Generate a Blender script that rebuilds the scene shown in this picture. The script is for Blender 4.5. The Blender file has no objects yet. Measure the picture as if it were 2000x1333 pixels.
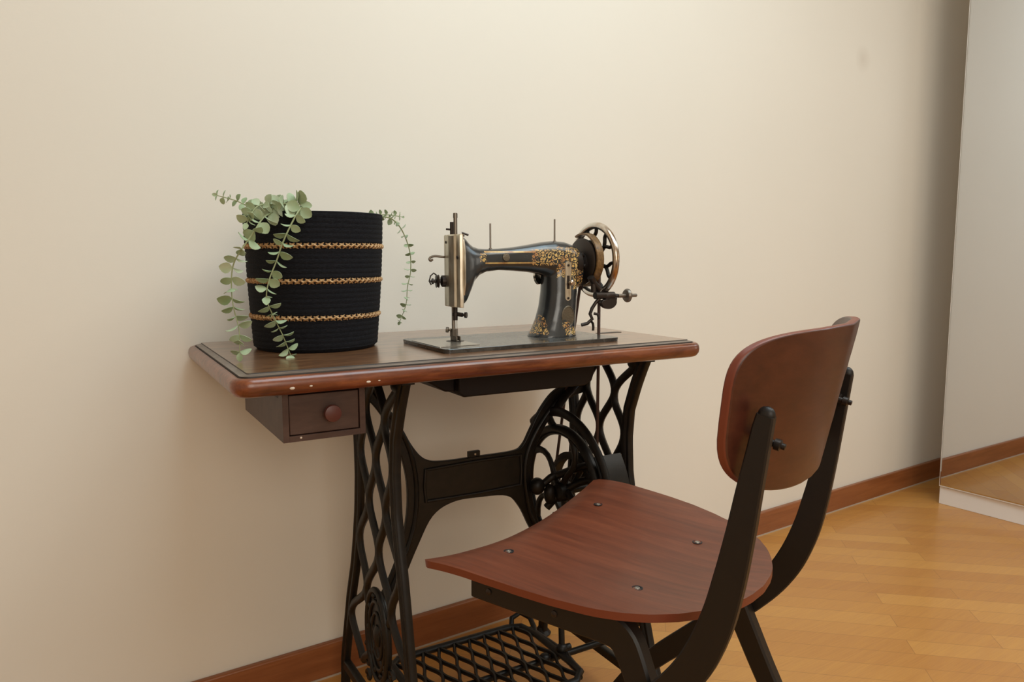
import bpy, bmesh, math, random
from mathutils import Vector, Matrix
random.seed(7)
C = bpy.context.scene
COL = C.collection
PI = math.pi

# ------------------------------------------------------------------ camera
YAW, PITCH, ROLL = .5953, .1128, -.0029
CAM = Vector((-.2774, -1.5585, .9396))
fwd = Vector((math.sin(YAW)*math.cos(PITCH), math.cos(YAW)*math.cos(PITCH), -math.sin(PITCH)))
rgt = Vector((math.cos(YAW), -math.sin(YAW), 0))
upv = rgt.cross(fwd)
r2 = rgt*math.cos(ROLL) + upv*math.sin(ROLL)
u2 = -rgt*math.sin(ROLL) + upv*math.cos(ROLL)
cd = bpy.data.cameras.new('camera'); cam = bpy.data.objects.new('camera', cd); COL.objects.link(cam)
cd.sensor_width = 36; cd.lens = 1460/2000*36; cd.clip_start = .02
cam.matrix_world = Matrix(((r2.x, u2.x, -fwd.x, CAM.x), (r2.y, u2.y, -fwd.y, CAM.y), (r2.z, u2.z, -fwd.z, CAM.z), (0, 0, 0, 1)))
C.camera = cam
C.view_settings.view_transform = 'Standard'; C.view_settings.look = 'None'
C.view_settings.gamma = 1; C.view_settings.use_curve_mapping = False
C.view_settings.exposure = 0.0

# ------------------------------------------------------------------ light
w = bpy.data.worlds.new('world'); C.world = w; w.use_nodes = True
w.node_tree.nodes['Background'].inputs[0].default_value = (.9, .92, 1, 1)
w.node_tree.nodes['Background'].inputs[1].default_value = 0
def area(name, loc, target, sx, sy, power, col):
    l = bpy.data.lights.new(name, 'AREA'); l.shape = 'RECTANGLE'; l.size = sx; l.size_y = sy
    l.energy = power; l.color = col
    o = bpy.data.objects.new(name, l); COL.objects.link(o); o.location = loc
    o.rotation_euler = (Vector(target)-Vector(loc)).to_track_quat('-Z', 'Y').to_euler()
    return o

area('ceiling_bounce', (.7, -1.2, 2.65), (.7, -1.15, 0), 1.4, 1.4, 33.5, (.66, .88, 1))  # unseen area light standing in for light bounced off the ceiling
area('ceiling_fill', (1.7, -1.9, 2.65), (1.7, -1.85, 0), 1.4, 1.2, 24, (1, .98, .88))  # added unseen fill, put in to brighten the wall's right side
area('front_fill', (-.6, -3.5, 1.6), (.6, 0, .9), 1.5, 1.3, 29.5, (1, .93, .81))  # added fill from the unseen side behind the camera, power fitted to the walls

# ------------------------------------------------------------------ materials
def newmat(name, base=(.5, .5, .5), rough=.5, metal=0., coat=0., spec=.5):
    m = bpy.data.materials.new(name); m.use_nodes = True
    b = m.node_tree.nodes['Principled BSDF']
    b.inputs['Base Color'].default_value = (*base, 1); b.inputs['Roughness'].default_value = rough
    b.inputs['Metallic'].default_value = metal; b.inputs['Coat Weight'].default_value = coat
    b.inputs['Specular IOR Level'].default_value = spec
    return m
class NT:
    def __init__(s, m): s.m = m; s.t = m.node_tree; s.b = s.t.nodes['Principled BSDF']
    def n(s, typ, **kw):
        nd = s.t.nodes.new(typ)
        for k, v in kw.items(): setattr(nd, k, v)
        return nd
    def l(s, a, b): s.t.links.new(a, b)
    def coord(s, scale=(1, 1, 1), rot=(0, 0, 0), loc=(0, 0, 0)):
        tc = s.n('ShaderNodeTexCoord'); mp = s.n('ShaderNodeMapping')
        mp.inputs['Scale'].default_value = scale; mp.inputs['Rotation'].default_value = rot; mp.inputs['Location'].default_value = loc
        s.l(tc.outputs['Object'], mp.inputs[0]); return mp.outputs[0]
    def noise(s, vec, scale, detail=4, rough=.55, dist=0):
        t = s.n('ShaderNodeTexNoise'); t.inputs['Scale'].default_value = scale; t.inputs['Detail'].default_value = detail
        t.inputs['Roughness'].default_value = rough; t.inputs['Distortion'].default_value = dist
        s.l(vec, t.inputs['Vector']); return t.outputs['Fac']
    def ramp(s, fac, stops):
        r = s.n('ShaderNodeValToRGB'); s.l(fac, r.inputs[0]); e = r.color_ramp.elements
        while len(e) < len(stops): e.new(.5)
        for i, (p_, c_) in enumerate(stops): e[i].position = p_; e[i].color = (*c_, 1)
        return r.outputs[0]
    def math(s, op, a, b=None, c=None, clamp=False):
        m = s.n('ShaderNodeMath', operation=op); m.use_clamp = clamp
        for i, x in enumerate((a, b, c)):
            if x is None: continue
            if isinstance(x, (int, float)): m.inputs[i].default_value = x
            else: s.l(x, m.inputs[i])
        return m.outputs[0]
    def mix(s, fac, a, b, blend='MIX'):
        m = s.n('ShaderNodeMix', data_type='RGBA', blend_type=blend)
        for sock, x in ((m.inputs[0], fac), (m.inputs[6], a), (m.inputs[7], b)):
            if isinstance(x, (int, float)): sock.default_value = x
            elif isinstance(x, tuple): sock.default_value = (*x, 1)
            else: s.l(x, sock)
        return m.outputs[2]
    def bump(s, h, strength=.2, dist=.002):
        b = s.n('ShaderNodeBump'); b.inputs['Strength'].default_value = strength; b.inputs['Distance'].default_value = dist
        s.l(h, b.inputs['Height']); s.l(b.outputs[0], s.b.inputs['Normal'])
    def color(s, c): s.l(c, s.b.inputs['Base Color'])
    def roughness(s, c): s.l(c, s.b.inputs['Roughness'])

def wood(name, dark, mid, light, rough, grain=(1, 14, 14), rot=(0, 0, 0), coat=0., scale=5, streak=.5):
    m = newmat(name, mid, rough, coat=coat); t = NT(m); m.node_tree.nodes['Principled BSDF'].inputs['Coat Roughness'].default_value = .2
    v = t.coord(grain, rot)
    n1 = t.noise(v, scale, 6, .6, .6); n2 = t.noise(v, scale*5, 5, .7)
    f = t.math('ADD', t.math('MULTIPLY', n1, 1-streak*.5), t.math('MULTIPLY', n2, streak*.5))
    t.color(t.ramp(f, [(.3, dark), (.5, mid), (.7, light)]))
    t.bump(n2, .08, .001); return m

M = {}
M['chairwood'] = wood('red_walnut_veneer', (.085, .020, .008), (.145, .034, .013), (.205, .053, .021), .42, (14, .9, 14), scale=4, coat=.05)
M['backwood_shaded'] = wood('red_walnut_shaded', (.044, .0105, .0055), (.066, .0165, .0085), (.092, .025, .0125), .38, (.9, 14, 14), scale=4, coat=.15)  # same wood as the seat, darkened to paint in the backrest's shade
M['edge'] = newmat('red_ply_edge', (.17, .038, .018), .42)
M['tabletop'] = wood('aged_tabletop', (.06, .024, .010), (.20, .088, .036), (.34, .175, .080), .36, (1, 9, 9), scale=7, coat=1., streak=.9)
for k_, v_ in (('Coat Roughness', .21), ('Coat IOR', 1.5), ('Specular IOR Level', .6)): M['tabletop'].node_tree.nodes['Principled BSDF'].inputs[k_].default_value = v_
M['mould'] = wood('mahogany_moulding', (.055, .014, .006), (.16, .042, .016), (.28, .085, .032), .28, (1.5, 8, 8), scale=8, coat=.3)
M['groove'] = newmat('dark_groove', (.03, .020, .014), .6)
M['cove'] = wood('worn_cove', (.09, .065, .048), (.15, .11, .085), (.22, .17, .13), .45, (1, 9, 9), scale=10, coat=.4)
M['chip'] = newmat('pale_chip', (.62, .52, .42), .7)
M['box'] = wood('drawer_brown', (.040, .018, .012), (.062, .030, .021), (.085, .045, .033), .5, (2, 8, 8), scale=6)
M['knob'] = newmat('knob_red', (.085, .022, .016), .4)
M['iron'] = newmat('black_brown_iron', (.012, .0085, .0065), .42, .0, spec=.35)
t = NT(M['iron']); n_ = t.noise(t.coord(), 60, 4); t.bump(n_, .25, .001); t.color(t.ramp(n_, [(.35, (.0055, .0042, .0033)), (.7, (.011, .0082, .006))]))
M['case'] = newmat('black_case', (.010, .0062, .0052), .6, spec=.3)
M['chairmetal'] = newmat('chair_black_metal', (.0095, .0068, .0055), .45, 0, spec=.4)
t = NT(M['chairmetal']); t.bump(t.noise(t.coord(), 400, 2), .1, .0005)
M['leather'] = newmat('belt_leather', (.055, .022, .014), .6)
M['screw'] = newmat('zinc_screw', (.42, .40, .37), .35, .9)
M['socket'] = newmat('dark_socket', (.012, .01, .01), .6)
M['nickel'] = newmat('aged_nickel', (.52, .46, .36), .34, .9)
t = NT(M['nickel']); n_ = t.noise(t.coord((4, 4, 1)), 30, 5); t.color(t.ramp(n_, [(.3, (.50, .42, .31)), (.6, (.74, .68, .56))])); t.roughness(t.math('MULTIPLY_ADD', n_, .3, .2))
M['chrome'] = newmat('worn_chrome', (.75, .72, .66), .2, 1)
t = NT(M['chrome']); n_ = t.noise(t.coord(), 22, 3); t.color(t.ramp(n_, [(.3, (.42, .28, .17)), (.5, (.70, .65, .58)), (.65, (.85, .83, .78))]))
M['steel'] = newmat('dull_steel', (.20, .17, .14), .38, .85)
M['darksteel'] = newmat('dark_steel', (.045, .035, .03), .4, .7)
M['bed'] = newmat('worn_bed_enamel', (.05, .048, .045), .22, 0, coat=.4)
t = NT(M['bed']); n_ = t.noise(t.coord((1, 1, 1)), 25, 5, .65); t.color(t.ramp(n_, [(.35, (.02, .02, .02)), (.65, (.075, .068, .058))])); t.roughness(t.math('MULTIPLY_ADD', n_, .3, .12))
M['slide'] = newmat('slide_plate_steel', (.5, .46, .4), .25, .9)
M['gold'] = newmat('gilt_brass', (.45, .28, .09), .35, .6)
M['badge'] = newmat('brass_badge', (.13, .10, .065), .45, .5)
t = NT(M['badge']); v = t.n('ShaderNodeTexVoronoi'); v.inputs['Scale'].default_value = 380; t.l(t.coord(), v.inputs[0]); t.bump(v.outputs[0], .6, .0006)

def gilt(name, boxes, base=(.012, .013, .014), axes='XZ', voro=105, rings=900, rough=.26):
    """black enamel with scrollwork decals; boxes = (x0,x1,z0,z1,kind) in object space"""
    m = newmat(name, base, rough, 0, coat=.5); t = NT(m); t.b.inputs['Coat Roughness'].default_value = .2
    co = t.coord(); sp = t.n('ShaderNodeSeparateXYZ'); t.l(co, sp.inputs[0]); o = {'X': sp.outputs[0], 'Y': sp.outputs[1], 'Z': sp.outputs[2]}
    X = o[axes[0]]; Z = o[axes[1]]
    cb = t.n('ShaderNodeCombineXYZ'); t.l(X, cb.inputs[0]); t.l(Z, cb.inputs[1])
    v = t.n('ShaderNodeTexVoronoi'); v.inputs['Scale'].default_value = voro; v.inputs['Randomness'].default_value = .8; t.l(co, v.inputs[0])
    ang = t.noise(co, 190, 2)
    sw = t.math('SINE', t.math('ADD', t.math('MULTIPLY', v.outputs['Distance'], 15.), t.math('MULTIPLY', ang, 9.)))
    scroll = t.math('GREATER_THAN', sw, -.3)
    ve = t.n('ShaderNodeTexVoronoi', feature='DISTANCE_TO_EDGE'); ve.inputs['Scale'].default_value = voro; ve.inputs['Randomness'].default_value = .8; t.l(co, ve.inputs[0])
    scroll = t.math('MULTIPLY', scroll, t.math('GREATER_THAN', ve.outputs[0], .06))
    total = None
    edge = t.math('MULTIPLY', t.math('SUBTRACT', t.noise(cb.outputs[0], 90, 2), .5), .008)
    for (x0, x1, z0, z1, kind) in boxes:
        Xe = t.math('ADD', X, edge) if kind == 's' else X; Ze = t.math('ADD', Z, edge) if kind == 's' else Z
        a = t.math('MULTIPLY', t.math('GREATER_THAN', Xe, x0), t.math('LESS_THAN', Xe, x1))
        b = t.math('MULTIPLY', t.math('GREATER_THAN', Ze, z0), t.math('LESS_THAN', Ze, z1))
        f = t.math('MULTIPLY', a, b)
        if kind == 's': f = t.math('MULTIPLY', f, scroll)
        total = f if total is None else t.math('MAXIMUM', total, f)
    front = t.n('ShaderNodeNewGeometry')
    goldc = t.ramp(t.noise(cb.outputs[0], 45, 3), [(.35, (.36, .15, .045)), (.6, (.62, .40, .13))])
    basec = t.ramp(t.noise(co, 18, 4), [(.3, base), (.75, (base[0]*2.2, base[1]*2.2, base[2]*2.1))])
    t.color(t.mix(total, basec, goldc))
    t.roughness(t.math('MULTIPLY_ADD', total, .2, rough))
    return m

# ------------------------------------------------------------------ mesh builder
class MB:
    xf = None      # optional size change of everything built (used for the chair)
    def __init__(s, org=(0, 0, 0)): s.bm = bmesh.new(); s.o = Vector(org); s.mi = 0
    def v(s, p):
        p = Vector(p)-s.o
        return s.bm.verts.new(MB.xf(p) if MB.xf else p)
    def face(s, vs):
        try: f = s.bm.faces.new(vs); f.material_index = s.mi; return f
        except ValueError: return None
    def box(s, a, b):
        x = [[a[i], b[i]] for i in range(3)]
        V = [s.v((x[0][i & 1], x[1][(i >> 1) & 1], x[2][(i >> 2) & 1])) for i in range(8)]
        for f in ((0, 2, 3, 1), (4, 5, 7, 6), (0, 1, 5, 4), (2, 6, 7, 3), (0, 4, 6, 2), (1, 3, 7, 5)): s.face([V[i] for i in f])
        return s
    def rings(s, R, closed=True, cap=True, loop=False):
        VR = [[s.v(p) for p in r] for r in R]; n = len(VR[0]); k = len(VR)
        for i in range(k if loop else k-1):
            A = VR[i]; B = VR[(i+1) % k]
            for j in range(n if closed else n-1): s.face([A[j], A[(j+1) % n], B[(j+1) % n], B[j]])
        if cap and not loop and closed: s.face(VR[0][::-1]); s.face(VR[-1])
        return s
    def tube(s, pts, r, n=10, ry=None, side=None, cap=True, loop=False, sq=False):
        """swept section; side = fixed direction of the section's second axis"""
        P = [Vector(p) for p in pts]; k = len(P)
        rr = r if isinstance(r, (list, tuple)) else [r]*k
        ry = rr if ry is None else (ry if isinstance(ry, (list, tuple)) else [ry]*k)
        R = []; prev = None
        for i in range(k):
            if loop: T = (P[(i+1) % k]-P[i-1])
            else: T = P[min(i+1, k-1)]-P[max(i-1, 0)]
            T.normalize()
            if side is not None: b = Vector(side)
            elif prev is None: b = Vector((0, 0, 1)) if abs(T.z) < .8 else Vector((1, 0, 0))
            else: b = prev
            b = (b-T*b.dot(T)).normalized(); a = b.cross(T); prev = b
            if sq:
                c_ = .28; ring = []
                for (sa, sb) in ((1, 1-c_), (1-c_, 1), (-1+c_, 1), (-1, 1-c_), (-1, -1+c_), (-1+c_, -1), (1-c_, -1), (1, -1+c_)):
                    mn = min(rr[i], ry[i])
                    da = (1-abs(sa))*mn if abs(sa) < 1 else 0; db = (1-abs(sb))*mn if abs(sb) < 1 else 0
                    ring.append(P[i]+a*(math.copysign(rr[i]-da, sa))+b*(math.copysign(ry[i]-db, sb)))
            else: ring = [P[i]+a*rr[i]*math.cos(2*PI*j/n)+b*ry[i]*math.sin(2*PI*j/n) for j in range(n)]
            R.append(ring)
        return s.rings(R, True, cap, loop)
    def lathe(s, prof, org, axis=(0, 0, 1), n=24, cap=True):
        A = Vector(axis).normalized(); u = A.orthogonal().normalized(); v = A.cross(u); O = Vector(org)
        return s.rings([[O+A*h+(u*math.cos(2*PI*j/n)+v*math.sin(2*PI*j/n))*max(r, 1e-5) for j in range(n)] for r, h in prof], True, cap)
    def prism(s, poly, f0, f1):
        """poly 2d; f0/f1 map 2d->3d for both faces"""
        A = [s.v(f0(*p)) for p in poly]; B = [s.v(f1(*p)) for p in poly]; n = len(A)
        fa = s.face(A[::-1]); fb = s.face(B)
        for j in range(n): s.face([A[j], A[(j+1) % n], B[(j+1) % n], B[j]])
        return s
    def ball(s, c, r, sc=(1, 1, 1), n=10):
        R = []
        for i in range(1, n):
            t = PI*i/n
            R.append([(c[0]+r*sc[0]*math.sin(t)*math.cos(2*PI*j/(2*n)), c[1]+r*sc[1]*math.sin(t)*math.sin(2*PI*j/(2*n)), c[2]-r*sc[2]*math.cos(t)) for j in range(2*n)])
        return s.rings(R)
    def build(s, name, mats, parent=None, bevel=0, sub=0, smooth=35, seg=2):
        bmesh.ops.recalc_face_normals(s.bm, faces=s.bm.faces)
        me = bpy.data.meshes.new(name); s.bm.to_mesh(me); s.bm.free()
        for m in (mats if isinstance(mats, (list, tuple)) else [mats]): me.materials.append(m)
        for p_ in me.polygons: p_.use_smooth = True
        me.set_sharp_from_angle(angle=math.radians(smooth))
        o = bpy.data.objects.new(name, me); COL.objects.link(o)
        if parent: o.parent = parent
        if bevel:
            b = o.modifiers.new('bevel', 'BEVEL'); b.width = bevel; b.segments = seg; b.limit_method = 'ANGLE'; b.angle_limit = math.radians(40); b.harden_normals = False
        if sub:
            b = o.modifiers.new('sub', 'SUBSURF'); b.levels = sub; b.render_levels = sub
        return o
def interp(tab, x):
    if x <= tab[0][0]: return tab[0][1:]
    for a, b in zip(tab, tab[1:]):
        if x <= b[0]:
            f = (x-a[0])/(b[0]-a[0]); return tuple(p*(1-f)+q*f for p, q in zip(a[1:], b[1:]))
    return tab[-1][1:]
def spline(P, n=8, loop=False):
    P = [Vector(p) for p in P]; out = []; k = len(P)
    for i in range(k if loop else k-1):
        g = (lambda j: P[j % k]) if loop else (lambda j: P[max(0, min(k-1, j))])
        a, b, c, d = g(i-1), g(i), g(i+1), g(i+2)
        for q in range(n):
            t = q/n; out.append(.5*((2*b)+(c-a)*t+(2*a-5*b+4*c-d)*t*t+(3*b-a-3*c+d)*t**3))
    if not loop: out.append(P[-1])
    return out
def structure(o, label=None):
    o['kind'] = 'structure'
    if label: o['label'] = label
    return o
def empty(name, loc, rz, label, cat):
    o = bpy.data.objects.new(name, None); COL.objects.link(o); o.location = loc; o.rotation_euler = (0, 0, rz)
    o.empty_display_size = .1; o['label'] = label; o['category'] = cat; return o

# ------------------------------------------------------------------ room shell
m = newmat('wall_paint', (.78, .725, .64), .85, spec=.2); t = NT(m)
co = t.coord((1, 1, 1)); fine = t.noise(t.coord((1, 1, 3)), 90, 5, .7); big = t.noise(co, 1.2, 2)
geo = t.n('ShaderNodeTexCoord'); sub_ = t.n('ShaderNodeVectorMath', operation='DISTANCE'); t.l(geo.outputs['Object'], sub_.inputs[0]); sub_.inputs[1].default_value = (2.27, 0, 1.625)
spot = t.math('MULTIPLY', t.math('SUBTRACT', 1, t.math('DIVIDE', sub_.outputs['Value'], .05), clamp=True), .35, clamp=True)
base = t.ramp(big, [(.3, (.765, .712, .625)), (.7, (.795, .740, .652))])
t.color(t.mix(spot, base, (.52, .44, .36))); t.bump(fine, .12, .001)
M['wall'] = m
m = newmat('ceiling_paint', (.86, .83, .77), .9); M['ceil'] = m
X0, X1, Y0, ZC = -2.2, 3.45, -3.7, 2.75
def slab(name, a, b, mat): return structure(MB().box(a, b).build(name, mat))
slab('wall_back', (X0-.1, 0, 0), (X1+.1, .1, ZC), M['wall'])
slab('wall_left', (X0-.1, Y0, 0), (X0, 0, ZC), M['wall'])
slab('wall_right', (X1, Y0, 0), (X1+.1, 0, ZC), M['wall'])
# front wall (behind the camera) with a window opening added for the fill light
mb = MB(); wx0, wx1, wz0, wz1 = -1.4, .2, .95, 2.25
for a, b in (((X0-.1, 0), (wx0, ZC)), ((wx1, 0), (X1+.1, ZC)), ((wx0, 0), (wx1, wz0)), ((wx0, wz1), (wx1, ZC))):
    mb.box((a[0], Y0-.1, a[1]), (b[0], Y0, b[1]))
structure(mb.build('wall_front', M['wall']))
wn = MB()
for a, b in (((wx0, wz0), (wx0+.06, wz1)), ((wx1-.06, wz0), (wx1, wz1)), ((wx0+.06, wz0), (wx1-.06, wz0+.06)), ((wx0+.06, wz1-.06), (wx1-.06, wz1)), (((wx0+wx1)/2-.03, wz0+.06), ((wx0+wx1)/2+.03, wz1-.06))):
    wn.box((a[0], Y0-.08, a[1]), (b[0], Y0-.02, b[1]))
M['white'] = newmat('white_lacquer', (.80, .76, .72), .35)
structure(wn.build('window_1', M['white'], bevel=.004))
slab('ceiling', (X0-.1, Y0-.1, ZC), (X1+.1, .1, ZC+.1), M['ceil'])
# parquet: strips at 45 degrees
m = newmat('oak_parquet', (.5, .25, .08), .30, coat=.15); t = NT(m)
co = t.coord((1, 1, 1), (0, 0, PI/4))
bk = t.n('ShaderNodeTexBrick'); bk.offset = .37; bk.offset_frequency = 2; bk.squash = 1
t.l(co, bk.inputs[0]); bk.inputs['Scale'].default_value = 1
bk.inputs['Color1'].default_value = (0, 0, 0, 1); bk.inputs['Color2'].default_value = (1, 1, 1, 1); bk.inputs['Mortar'].default_value = (.5, .5, .5, 1)
bk.inputs['Mortar Size'].default_value = .0009; bk.inputs['Mortar Smooth'].default_value = .3
bk.inputs['Brick Width'].default_value = .58; bk.inputs['Row Height'].default_value = .066; bk.inputs['Bias'].default_value = 0
shade = t.math('ADD', t.math('MULTIPLY', bk.outputs['Color'], 1), 0)
gr = t.noise(t.coord((1.2, 22, 1), (0, 0, PI/4)), 3.2, 6, .6, .4); gr2 = t.noise(t.coord((3, 90, 1), (0, 0, PI/4)), 4, 4, .6)
col = t.ramp(shade, [(0, (.42, .165, .032)), (.5, (.50, .222, .047)), (1, (.59, .290, .067))])
col = t.mix(.33, col, t.ramp(gr, [(.3, (.40, .16, .045)), (.7, (.58, .28, .066))]))
col = t.mix(.2, col, t.ramp(gr2, [(.35, (.34, .14, .04)), (.6, (.56, .27, .066))]))
col = t.mix(t.math('MULTIPLY', bk.outputs['Fac'], .55), col, (.20, .08, .025))
t.color(col); t.roughness(t.math('MULTIPLY_ADD', gr, .16, .26))
M['parquet'] = m
slab('floor', (X0-.1, Y0-.1, -.1), (X1+.1, .1, 0), m)
M['skirt'] = wood('skirting_wood', (.20, .062, .019), (.27, .088, .028), (.34, .12, .042), .35, (1, 12, 12), scale=4, coat=.1)
def skirt(name, a, b):
    """profile with eased top"""
    mb = MB(); mb.box(a, b); return structure(mb.build(name, M['skirt'], bevel=.004, seg=3))
skirt('baseboard_back', (X0, -.015, 0), (X1, 0, .08))
skirt('baseboard_left', (X0, Y0, 0), (X0+.015, -.015, .08))
skirt('baseboard_right', (X1-.015, Y0, 0), (X1, -.015, .08))
M['caulk'] = newmat('caulk', (.78, .72, .62), .8)
structure(MB().box((X0, -.017, 0), (X1, -.015, .004)).build('trim_1', newmat('skirting_gap', (.45, .36, .28), .7)))

# ------------------------------------------------------------------ mirrored wardrobe
WX, WY = 2.603, -.183
wr = empty('mirror_cabinet', (WX, WY, 0), 0, 'tall slim white cabinet with a full height mirror front at the right edge', 'cabinet')
MB((WX, WY, 0)).box((WX+.022, WY-1.6, .0), (WX+.06, WY, 2.40)).build('carcass', M['white'], wr, bevel=.002)  # unseen depth made thin so light reaches the wall beside it
mb = MB((WX, WY, 0)); mb.box((WX+.012, WY-1.6, 0), (WX+.020, WY-.001, .066)); mb.build('plinth', M['white'], wr, bevel=.001)
mir = newmat('mirror_glass', (.66, .675, .70), .015, 1); M['mir'] = mir
for k in range(2):
    y1 = WY-.0015-k*.802; y0 = y1-.797
    d = MB((WX, y1, .069)).box((WX+.004, y0, .069), (WX+.020, y1, 2.39)).build('door', M['white'], wr, bevel=.001)
    d.location = (0, y1-WY, .069)
    if k == 0: d.rotation_euler = (0, 0, math.radians(-.9))
    g = MB((WX, y1, .069)); g.rings([[(WX+.003, y0+.003, .074), (WX+.003, y1-.003, .074), (WX+.003, y1-.003, 2.387), (WX+.003, y0+.003, 2.387)],
                                      [(WX-.0005, y0+.008, .079), (WX-.0005, y1-.008, .079), (WX-.0005, y1-.008, 2.382), (WX-.0005, y0+.008, 2.382)]])
    g.build('mirror', mir, d, smooth=1)

# ------------------------------------------------------------------ treadle table
TH, TY = -.0689, -.4766
def T2W(a, b, z=0):
    return Vector((a*math.cos(TH)-b*math.sin(TH), TY+a*math.sin(TH)+b*math.cos(TH), z))
TO = (.50, .19, 0)
table = empty('treadle_table', T2W(*TO), TH, 'antique sewing table with wooden top and black cast iron treadle stand', 'table')
W_, D_, ZT = .84, .45, .775
def rrect(d, r, z, n=6):
    pts = []; x0, y0, x1, y1 = -d, -d, W_+d, D_+d; r = max(r, .001)
    for cx, cy, a0 in ((x1-r, y1-r, 0), (x0+r, y1-r, PI/2), (x0+r, y0+r, PI), (x1-r, y0+r, 1.5*PI)):
        for i in range(n+1):
            a = a0+PI/2*i/n; pts.append((cx+r*math.cos(a), cy+r*math.sin(a), z))
    return pts
mb = MB(TO); prof = [(0, ZT), (.0007, ZT-.0015), (.0102, ZT-.0036), (.0108, ZT-.0068), (.0120, ZT-.0070), (.0126, ZT-.0056), (.0165, ZT-.0056), (.0205, ZT-.0075), (.0235, ZT-.0115), (.0245, ZT-.018), (.0235, ZT-.025), (.019, ZT-.031), (.012, ZT-.034)]
VR = [[mb.v(p) for p in rrect(d, .004+d*1.05, z)] for d, z in prof]
mb.face(VR[0]).material_index = 0
for i in range(len(VR)-1):
    mi = 2 if i == 1 else 3 if i in (0, 2, 3) else 1
    n = len(VR[0])
    for j in range(n):
        f = mb.face([VR[i][j], VR[i][(j+1) % n], VR[i+1][(j+1) % n], VR[i+1][j]]); f.material_index = mi
mb.face(VR[-1][::-1]).material_index = 1
mb.mi = 4
for (a, z, r) in ((.057, .752, .0035), (.084, .753, .0022), (.171, .7515, .0032), (.188, .752, .0018)):
    mb.ball((a, -.0240, z), r, (1.1, .35, .6), 6)
top = mb.build('tabletop', [M['tabletop'], M['mould'], M['cove'], M['groove'], M['chip']], table, smooth=50)
MB(TO).box((.755, .178, ZT-.001), (.815, .192, ZT+.0008)).build('hinge_plate', M['darksteel'], table, bevel=.0004)

# drawer unit
dz0, dz1, da0, da1, db0, db1 = .664, .7405, .050, .177, .012, .30
mb = MB(TO); th_ = .009
mb.box((da0, db0, dz0), (da0+th_, db1, dz1)); mb.box((da1-th_, db0, dz0), (da1, db1, dz1))
mb.box((da0+th_, db0, dz0), (da1-th_, db1, dz0+th_)); mb.box((da0+th_, db1-th_, dz0+th_), (da1-th_, db1, dz1)); mb.box((da0+th_, db0, dz1-.004), (da1-th_, db1-th_, dz1))
mb.mi = 1; mb.ball((.076, db0, .6695), .0018, (1, .4, 1), 6); mb.mi = 0
case = mb.build('drawer_case', [M['box'], M['chip']], table, bevel=.0015)
MB(TO).box((da0-.0004, .035, .727), (da0+.004, .10, dz1-.0005)).build('side_slot', M['socket'], table, bevel=.002)
mb = MB(TO); mb.box((da0+th_+.001, db0+.002, dz0+th_+.001), (da1-th_-.001, db0+.014, dz1-.006))
dr = mb.build('drawer', M['box'], table, bevel=.0012)
mb = MB(TO); mb.lathe([(.004, 0), (.0045, .006), (.011, .009), (.0135, .013), (.0125, .017), (.007, .0185), (0, .0188)], (.122, db0+.002, .704), (0, -1, 0))
mb.build('knob', M['knob'], dr)

# side frames -------------------------------------------------------
FP = [(.0, -.045), (.08, -.03), (.15, .0), (.22, .022), (.30, .036), (.35, .045), (.40, .055), (.45, .067), (.50, .077), (.57, .081), (.63, .075), (.68, .056), (.715, .04), (.742, .026)]
RP = [(.0, .40), (.08, .395), (.14, .376), (.245, .342), (.325, .308), (.385, .290), (.45, .275), (.52, .267), (.585, .268), (.64, .275), (.69, .292), (.742, .316)]
NODES = [.742, .655, .574, .488, .40, .305, .215, .13]
def frame_b(tab, z): return interp(tab, z)[0]
def side_frame(a, db):
    mb = MB(TO)
    zs = [.742-i*.742/40 for i in range(41)]
    for tab in (FP, RP):
        mb.tube([(a, frame_b(tab, z)+db, z) for z in zs], .0125, ry=.007, side=(1, 0, 0), sq=True)
        mb.tube([(a, frame_b(tab, z)+db, z) for z in zs], .006, ry=.010, side=(1, 0, 0), n=8)
    # ogee lattice of four strands whose neighbours touch at alternate levels
    N = 4
    for k in range(N):
        pts = []
        for i in range(len(NODES)-1):
            z0, z1 = NODES[i], NODES[i+1]
            for q in range(8):
                f = q/8; z = z0+(z1-z0)*f
                ph = (0 if i % 2 == 0 else 1)
                c = math.cos(PI*f)*(1 if ph == 0 else -1)       # +1 at even nodes, -1 at odd nodes
                s_ = c*(-1 if k % 2 == 0 else 1)                # even levels: pairs (0,1)... split, odd levels: join
                fr = (k+.5)/N+s_*.5/N
                F = frame_b(FP, z)+db+.010; R = frame_b(RP, z)+db-.010
                pts.append((a, F+(R-F)*fr, z))
        mb.tube(pts, .0090, ry=.0072, side=(1, 0, 0), n=8)
    # top bar and lobes, foot rail
    mb.box((a-.011, .012+db, .734), (a+.011, .330+db, .7425))
    for b in (.062, .262): mb.ball((a, b+db, .728), .018, (.6, 1, .9), 8)
    mb.tube([(a, -.02+db, .075), (a, .18+db, .075), (a, .385+db, .075)], .010, ry=.008, side=(1, 0, 0), sq=True)
    for b in (-.048, .402):
        mb.lathe([(.020, 0), (.022, .004), (.016, .012), (.010, .02), (.009, .035)], (a, b+db, 0), n=16)
    return mb.build('side_frame', M['iron'], table, smooth=45)
AL, AR = .25, .755
sfL = side_frame(AL, 0.0); sfR = side_frame(AR, 0.0)
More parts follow.
